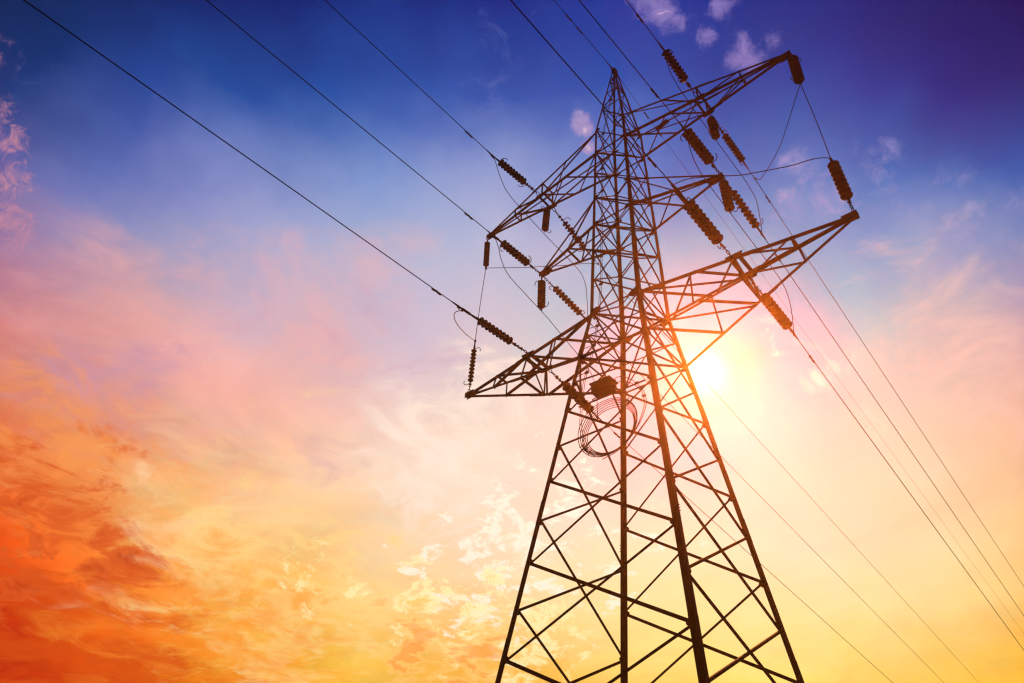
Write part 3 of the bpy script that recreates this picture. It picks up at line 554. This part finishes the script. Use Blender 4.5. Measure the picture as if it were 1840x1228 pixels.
strings = [
 # right side, upper arm
 ((xt, -0.44, 22.13), (xt, -2.41, 22.226), 0.64, 0.285, 'fat insulator string running up left from mid upper right cross arm'),
 ((xt, 0.47, 22.15), (xt, 2.69, 22.06), 0.82, 0.245, 'slim insulator string running down right from the upper right cross arm'),
 ((xt, 0.36, 22.12), (xt + 0.05, 0.40, 20.80), 0.22, 0.27, 'short fat insulator string hanging under the middle of the upper right cross arm'),
 # right side, middle arm
 ((xm, -0.03, 18.60), (xm, -2.06, 18.53), 0.58, 0.31, 'fat insulator string running up left from the tip of the short right middle arm'),
 ((xm, 0.03, 18.58), (xm, 2.296, 18.28), 0.52, 0.255, 'slim insulator string running down right from the tip of the short right middle arm'),
 ((xm, 0.02, 18.54), (xm, 0.14, 17.18), 0.13, 0.28, 'fat insulator string hanging under the tip of the short right middle arm'),
 # right side, lower arm
 ((xb, -0.38, 15.06), (xb, -3.12, 15.125), 0.62, 0.32, 'fat insulator string running up left from the lower right cross arm toward the middle arm'),
 ((xb, 0.55, 15.05), (xb, 3.068, 14.95), 0.72, 0.30, 'fat insulator string running down right below the lower right cross arm, nearest the sun'),
 # left side
 ((-xt, -0.43, 22.10), (-xt, -2.844, 21.75), 0.76, 0.27, 'insulator string running up left from the middle of the upper left cross arm'),
 ((-xt, 0.35, 22.10), (-xt, 2.667, 21.567), 0.66, 0.25, 'insulator string running down right from the upper left cross arm to the pylon body'),
 ((-xt, 0.05, 22.02), (-xt, -0.05, 20.50), 0.30, 0.25, 'short insulator string hanging under the middle of the upper left cross arm'),
 ((-xm, -0.03, 18.59), (-xm, -2.318, 18.42), 0.63, 0.275, 'insulator string running up left from the tip of the short left middle arm'),
 ((-xm, 0.03, 18.58), (-xm, 2.518, 18.36), 0.62, 0.25, 'insulator string running down right from the tip of the short left middle arm'),
 ((-xm, 0.02, 18.53), (-xm, 0.05, 17.06), 0.20, 0.265, 'insulator string hanging under the tip of the short left middle arm'),
 ((-xb, -0.40, 15.02), (-xb, -3.332, 14.762), 0.80, 0.25, 'insulator string running up left from the middle of the lower left cross arm'),
 ((-xb, 0.48, 15.02), (-xb, 2.938, 14.664), 0.78, 0.31, 'fat insulator string running down right from the lower left arm, across the left leg'),
 # jumper supports at the arm tips
 ((5.93, 0, 22.06), (5.90, 0, 20.58), 0.16, 0.30, 'fat insulator string hanging from the outer tip of the upper right cross arm'),
 ((6.07, 0, 15.06), (5.99, 0, 17.11), 0.48, 0.29, 'fat insulator string standing up from the outer tip of the lower right cross arm'),
 ((-5.92, 0, 22.05), (-5.853, 0, 20.48), 0.17, 0.22, 'insulator string hanging from the outer tip of the upper left cross arm'),
 ((-6.03, 0, 15.02), (-6.0, 0, 17.15), 0.42, 0.19, 'slim insulator string standing up from the outer tip of the lower left cross arm'),
]
TAILS = {0: 0.16, 6: 0.64, 14: 0.77, 15: 0.33, 9: 0.42, 7: 0.33, 4: 0.28, 13: 0.16, 8: 0.36, 11: 0.40, 12: 0.42, 19: 0.38, 17: 0.21}
for i, (a, b, ch, size, label) in enumerate(strings):
    insulator(a, b, ch, size, label, n={2: 8, 5: 8, 16: 8, 17: 8, 13: 10, 18: 10}.get(i, 9), tail=TAILS.get(i, 0.15), roll=i * 0.7)

# ------------------------------------------------------------------ line conductors
def conductor(name, start, far, reach, r, label, cat, group, damp=(), clamp=0.34, sag=0.0):
    """wire leaving the string at `start`, passing through `far` and running on to y = reach, with a shallow sag"""
    s = V(start); f = V(far); d = (f - s) / abs(f.y - s.y); n = 60
    total = abs(reach - s.y); span = abs(f.y - s.y)
    def at(u): return s + d * u + V((0, 0, sag * u * (u - span)))
    pts = [at(total * (k / n) ** 1.4) for k in range(n + 1)]
    bm = bmesh.new(); tube(bm, pts, r, 8)
    o = obj(name, bm, WIRE, None, True); tag(o, label, cat, group)
    ax = (at(1.0) - at(0.0)).normalized()
    if clamp:
        bm = bmesh.new(); tube(bm, [at(0) - ax * 0.05, at(0), at(clamp * 0.6), at(clamp)], [r * 1.9, r * 2.1, r * 1.9, r * 1.2], 8)
        tube(bm, [at(0.08) + V((0, 0, 0.0)), at(0.03) + V((0, 0, -0.10))], 0.016, 8)
        box(bm, at(0.06) + V((0, 0, -0.02)), (0.022, 0.05, 0.035))
        obj('dead_end_clamp', bm, FITTING, o)
    for u in damp:
        bm = bmesh.new(); p = at(u) + V((0, 0, -0.030)); w = 0.031
        tube(bm, [p - ax * 0.17, p - ax * 0.155, p - ax * 0.045, p - ax * 0.03], [w * 0.7, w, w * 0.9, w * 0.5], 8)
        tube(bm, [p + ax * 0.03, p + ax * 0.045, p + ax * 0.155, p + ax * 0.17], [w * 0.5, w * 0.9, w, w * 0.7], 8)
        tube(bm, [p - ax * 0.16, p + ax * 0.16], 0.008, 6); box(bm, p + V((0, 0, 0.015)), (0.016, 0.02, 0.03))
        obj('vibration_damper', bm, FITTING, o)
    return o
NG, FG = 'conductors leaving up and left', 'conductors running down to the lower right'
R1 = 0.0125
conductor('power_line', (xt, -2.41, 22.226), (3.129, -4.368, 21.987), -45, R1, 'power line leaving the top edge, rightmost of the lines at the top', 'cable', NG, (1.25,))
conductor('power_line', (xm, -2.06, 18.526), (3.282, -6.806, 17.912), -45, R1, 'power line from the short right middle arm to the top edge, right of the peak', 'cable', NG, (1.5,))
conductor('power_line', (xb, -3.12, 15.123), (3.289, -8.885, 14.596), -45, R1, 'power line meeting the left side of the pylon peak, ending at the lower right arm', 'cable', NG, (0.95,))
conductor('power_line', (-xt, -2.844, 21.749), (-3.02, -9.809, 21.223), -45, R1, 'power line from the upper left arm to the top edge, third from the left', 'cable', NG, (1.18,))
conductor('power_line', (-xm, -2.318, 18.419), (-3.104, -12.136, 17.629), -45, R1, 'power line passing just under the tip of the upper left arm, second from the left', 'cable', NG, (1.15,))
conductor('power_line', (-xb, -3.332, 14.761), (-3.082, -14.447, 13.925), -45, R1, 'lowest power line at the left, running to the top left corner', 'cable', NG, (0.90,))
conductor('power_line', (xt, 2.69, 22.06), (2.389, 38.468, 19.70), 88, R1, 'power line to the right edge, topmost of the lines at the lower right', 'cable', FG, (1.75,))
conductor('power_line', (xm, 2.296, 18.281), (2.631, 31.968, 15.899), 88, R1, 'power line to the right edge, starting under the short right middle arm', 'cable', FG, (1.15,))
conductor('power_line', (xb, 3.068, 14.948), (2.742, 26.892, 12.873), 88, R1, 'power line to the right edge starting under the lower right arm near the sun', 'cable', FG, (1.22,))
conductor('power_line', (-xt, 2.667, 21.567), (-4.104, 52.612, 18.305), 88, R1 * 0.9, 'thin power line coming out beside the sun and running to the bottom edge', 'cable', FG, (1.2,))
conductor('power_line', (-xm, 2.518, 18.361), (-4.004, 41.514, 15.739), 88, R1 * 0.9, 'thin power line from behind the right pylon leg to the bottom edge, middle of three', 'cable', FG, (0.95,))
conductor('power_line', (-xb, 2.938, 14.663), (-3.751, 29.579, 12.961), 88, R1 * 0.9, 'thin power line to the bottom edge, lowest of all, passing behind the pylon legs', 'cable', FG, (1.15,))
gw = conductor('earth_wire', (0.0, -0.16, 27.37), (0.046, -3.776, 26.885), -45, 0.0115, 'thin wire from the very tip of the pylon peak to the top edge', 'cable', 'earth wires', (2.1, 2.75), 0.5)
gw = conductor('earth_wire', (0.0, 0.16, 27.36), (-1.215, 60.727, 23.619), 88, 0.007, 'very thin pale wire from the back of the pylon peak, crossing behind the right arms', 'cable', 'earth wires', (2.1, 3.1), 0.5)

# ------------------------------------------------------------------ jumper cables
def jumper(paths, label, r=0.0115):
    bm = bmesh.new()
    for pts in paths: tube(bm, smooth_path(pts, 6), r, 8)
    o = obj('jumper_cable', bm, WIRE, None, True); tag(o, label, 'cable', 'jumper cables')
    bm = bmesh.new()
    for pts in paths:
        for p in (pts[0], pts[-1]): box(bm, V(p), (0.025, 0.025, 0.04))
    obj('cable_lug', bm, FITTING, o)
    return o
JTR = [(3.105, -2.304, 22.2), (3.112, -2.26, 21.694), (3.12, -2.104, 21.211), (3.13, -1.723, 20.93), (3.139, -1.21, 20.832), (3.155, -0.331, 20.687), (3.160, 0.25, 20.662), (3.178, 1.092, 20.57), (3.191, 1.952, 20.50), (3.198, 2.346, 20.376), (3.206, 2.655, 20.12), (3.218, 2.538, 18.991), (3.224, 2.36, 18.27)]
JMR = [(3.224, -2.033, 18.5), (3.224, -1.93, 18.149), (3.223, -1.85, 17.74), (3.223, -1.6, 17.36), (3.222, -0.95, 17.203), (3.222, 0.138, 17.15), (3.221, 1.462, 17.07), (3.22, 2.336, 17.06), (3.219, 3.1, 16.97), (3.219, 3.43, 16.609), (3.218, 3.40, 15.901), (3.218, 3.12, 14.93)]
JTL = [(-3.105, -2.80, 21.73), (-3.111, -2.619, 21.45), (-3.12, -2.356, 21.05), (-3.132, -1.815, 20.68), (-3.162, -0.056, 20.486), (-3.176, 0.875, 20.436), (-3.193, 2.013, 20.352), (-3.203, 2.42, 19.97), (-3.212, 2.52, 19.262), (-3.224, 2.56, 18.34)]
JML = [(-3.224, -2.28, 18.4), (-3.224, -2.089, 18.12), (-3.223, -1.927, 17.728), (-3.223, -1.574, 17.369), (-3.222, -0.797, 17.19), (-3.221, 0.032, 17.04), (-3.221, 0.429, 16.96), (-3.221, 0.998, 16.792), (-3.22, 2.014, 16.50), (-3.219, 2.50, 16.32), (-3.219, 2.832, 16.0), (-3.219, 2.97, 15.542), (-3.218, 2.99, 14.64)]
JBR = [(3.217, -3.12, 15.1), (3.248, -3.051, 15.268), (3.48, -2.759, 15.558), (3.925, -2.232, 15.819), (4.312, -1.785, 16.005), (4.598, -1.469, 16.203), (5.226, -0.8, 16.639), (5.629, -0.389, 16.978), (5.885, -0.097, 17.15), (5.99, 0.0, 17.11)]
jumper([JTR], 'jumper cable looping under the hanging insulator of the upper right arm, down to the middle')
jumper([JMR], 'jumper cable looping under the hanging insulator of the right middle arm, to the lower line')
jumper([JTL], 'jumper cable looping under the hanging insulator of the upper left arm, beside the pylon body')
jumper([JML], 'jumper cable looping under the left middle arm and on behind the lower left arm')
jumper([JBR, [(5.99, 0, 17.11), (5.968, 0, 18.6), (5.902, 0, 20.58)], [(5.902, 0, 20.58), (4.44, 2.1, 21.20), (3.3, 3.5, 21.98), (3.10, 3.46, 22.03)]],
       'jumper cable draped between the outer insulators of the right arms in a wide open triangle')
jumper([[(-3.218, -3.25, 14.73), (-3.587, -3.183, 14.86), (-4.207, -2.538, 15.30), (-5.141, -1.305, 16.20), (-6.0, 0.0, 17.15)], [(-6.0, 0, 17.15), (-5.95, 0, 18.7), (-5.853, 0, 20.48)], [(-5.853, 0, 20.48), (-4.931, 1.039, 20.773), (-4.423, 1.599, 20.966), (-3.861, 2.237, 21.19), (-3.393, 2.782, 21.439), (-3.105, 3.128, 21.51)]],
       'jumper cable joining the outer insulators of the left arms, with a level run inward')

# ------------------------------------------------------------------ fibre downlead, coil, splice box, plate
dl_pts = [(0.02, -0.10, 27.0), (-0.03, -0.3, 25.4), (-0.158, -0.5, 23.833), (-0.299, -0.53, 23.09), (-0.38, -0.56, 21.229), (-0.418, -0.6, 19.389), (-0.458, -0.64, 17.766), (-0.478, -0.68, 16.424), (-0.498, -0.7, 15.902), (-0.60, -0.77, 14.513), (-0.69, -0.95, 13.388), (-0.82, -1.1, 12.523), (-0.818, -1.25, 11.417), (-0.761, -1.3, 10.935), (-0.60, -1.36, 10.56)]
bm = bmesh.new(); path = smooth_path(dl_pts, 5); tube(bm, path, 0.008, 6)
dl = obj('downlead_cable', bm, WIRE, None, True); tag(dl, 'pair of thin cables running down inside the left front leg of the pylon', 'cable')
bm = bmesh.new(); tube(bm, [p + V((0.055, 0.0, 0)) for p in path], 0.008, 6); obj('second_strand', bm, WIRE, dl, True)
for z in (25.0, 23.0, 21.4, 20.0, 18.75, 17.3, 16.05, 14.6, 13.9, 12.9):
    p = min(path, key=lambda q: abs(q.z - z)); c = corner(-1, -1, p.z)
    bm = bmesh.new(); tube(bm, [c + V((-0.06, 0.02, 0.03)), c + V((0.03, 0.02, 0)), p + V((0.03, 0, 0))], 0.011, 6); box(bm, p + V((0.028, 0, 0)), (0.055, 0.022, 0.03)); obj('cable_clamp', bm, FITTING, dl)
CC = V((0.08, -1.42, 10.74))
bm = bmesh.new()
turns = []
for t in range(6):
    ra, rb = 0.80 - t * 0.034, 0.725 - t * 0.032; n = 64
    c = CC + V((0.012 * t + random.uniform(-0.01, 0.01), 0.012 * t - 0.04, -0.012 * t + random.uniform(-0.008, 0.008)))
    tube(bm, [c + V((math.cos(k * 2 * math.pi / n) * ra, 0.012 * math.sin(2 * k * 2 * math.pi / n + t), math.sin(k * 2 * math.pi / n) * rb)) for k in range(n + 1)], 0.0105, 6, False)
for q in ([(0.15, -1.34, 12.04), (0.385, -1.35, 12.06), (0.629, -1.35, 11.92), (0.83, -1.36, 11.70), (1.0, -1.37, 11.43), (1.074, -1.38, 11.22), (1.082, -1.388, 11.0), (1.02, -1.395, 10.79), (0.861, -1.40, 10.52), (0.604, -1.41, 10.24), (0.30, -1.41, 10.06), (-0.1, -1.41, 9.98)],
          [(0.15, -1.34, 11.90), (0.40, -1.35, 11.91), (0.62, -1.35, 11.80), (0.84, -1.36, 11.60), (0.98, -1.37, 11.36), (1.03, -1.38, 11.18), (1.03, -1.388, 10.98), (0.96, -1.395, 10.77), (0.80, -1.40, 10.47), (0.55, -1.41, 10.22)]):
    tube(bm, smooth_path(q, 5), 0.0095, 6)
coil = obj('cable_coil', bm, WIRE, None, True); tag(coil, 'coil of spare cable in a wide ring, hung inside the pylon under the box', 'cable coil')
for a0, a1, rr in ((3.50, 4.10, 0.73), (0.5, 0.90, 0.77)):
    pts = [CC + V((math.cos(a0 + (a1 - a0) * k / 8) * rr, -0.07, math.sin(a0 + (a1 - a0) * k / 8) * rr * 0.93)) for k in range(9)]
    bm = bmesh.new(); tube(bm, pts, 0.018, 6)
    for k in (1, 4, 7): d = (pts[k] - CC); d.normalize(); tube(bm, [pts[k] - d * 0.075, pts[k] + d * 0.075], 0.012, 6); tube(bm, [pts[k], pts[k] + V((0, 0.2, 0))], 0.010, 6)
    obj('coil_cleat', bm, FITTING, coil)
for p in ((1.0, -1.42, 11.42), (1.06, -1.42, 11.2), (0.9, -1.42, 11.62)):
    bm = bmesh.new(); box(bm, p, (0.04, 0.02, 0.022)); tube(bm, [V(p) + V((-0.06, 0, 0.03)), V(p) + V((0.05, 0, -0.02))], 0.010, 6); obj('coil_cleat', bm, FITTING, coil)
bm = bmesh.new()
box(bm, (-0.09, -1.28, 11.95), (0.27, 0.17, 0.135)); bmesh.ops.bevel(bm, geom=list(bm.edges), offset=0.03, segments=2, affect='EDGES')
sb = obj('junction_box', bm, PAINT); tag(sb, 'boxy dark cable junction box mounted inside the pylon above the cable coil', 'junction box')
bm = bmesh.new(); box(bm, (-0.09, -1.28, 12.10), (0.29, 0.19, 0.018)); obj('lid', bm, PAINT, sb)
bm = bmesh.new()
for x in (-0.28, -0.18, -0.06, 0.06, 0.14): tube(bm, [(x, -1.28, 12.11), (x, -1.28, 12.17)], 0.022, 8)
for z in (11.87, 11.98, 12.06): tube(bm, [(0.17, -1.28, z), (0.25, -1.28, z)], 0.024, 8)
obj('cable_gland', bm, FITTING, sb)
bm = bmesh.new(); face_bar(bm, (-0.95, -1.12, 11.86), (0.95, -1.12, 11.86), 0.05, 0.008, (0, -1, 0)); tube(bm, [(-0.3, -1.28, 11.8), (-0.48, -1.2, 11.84), (-0.5, -1.12, 11.86)], 0.016, 6); obj('mounting_rail', bm, STEEL, sb)
bm = bmesh.new(); ex = V((0.985, -0.17, 0)); ey = V((0.17, 0.985, 0)); box(bm, (1.73, -0.19, 22.16), (0.24, 0.075, 0.012), ex, ey)
sg = obj('number_plate', bm, PAINT); tag(sg, 'small dark rectangular plate fixed under the upper right cross arm close to the pylon body', 'plate')

# ------------------------------------------------------------------ warm evening air
bm = bmesh.new(); box(bm, (0, 0, 13.6), (605, 605, 14.6))
hz = bpy.data.materials.new('warm_evening_air'); hz.use_nodes = True; t = hz.node_tree
t.nodes.clear(); pv = t.nodes.new('ShaderNodeVolumePrincipled'); mo = t.nodes.new('ShaderNodeOutputMaterial')
pv.inputs['Color'].default_value = (1.0, 0.62, 0.32, 1); pv.inputs['Density'].default_value = 0.0014; pv.inputs['Anisotropy'].default_value = 0.91
t.links.new(pv.outputs[0], mo.inputs['Volume'])
haze = obj('haze', bm, hz); haze['kind'] = 'stuff'
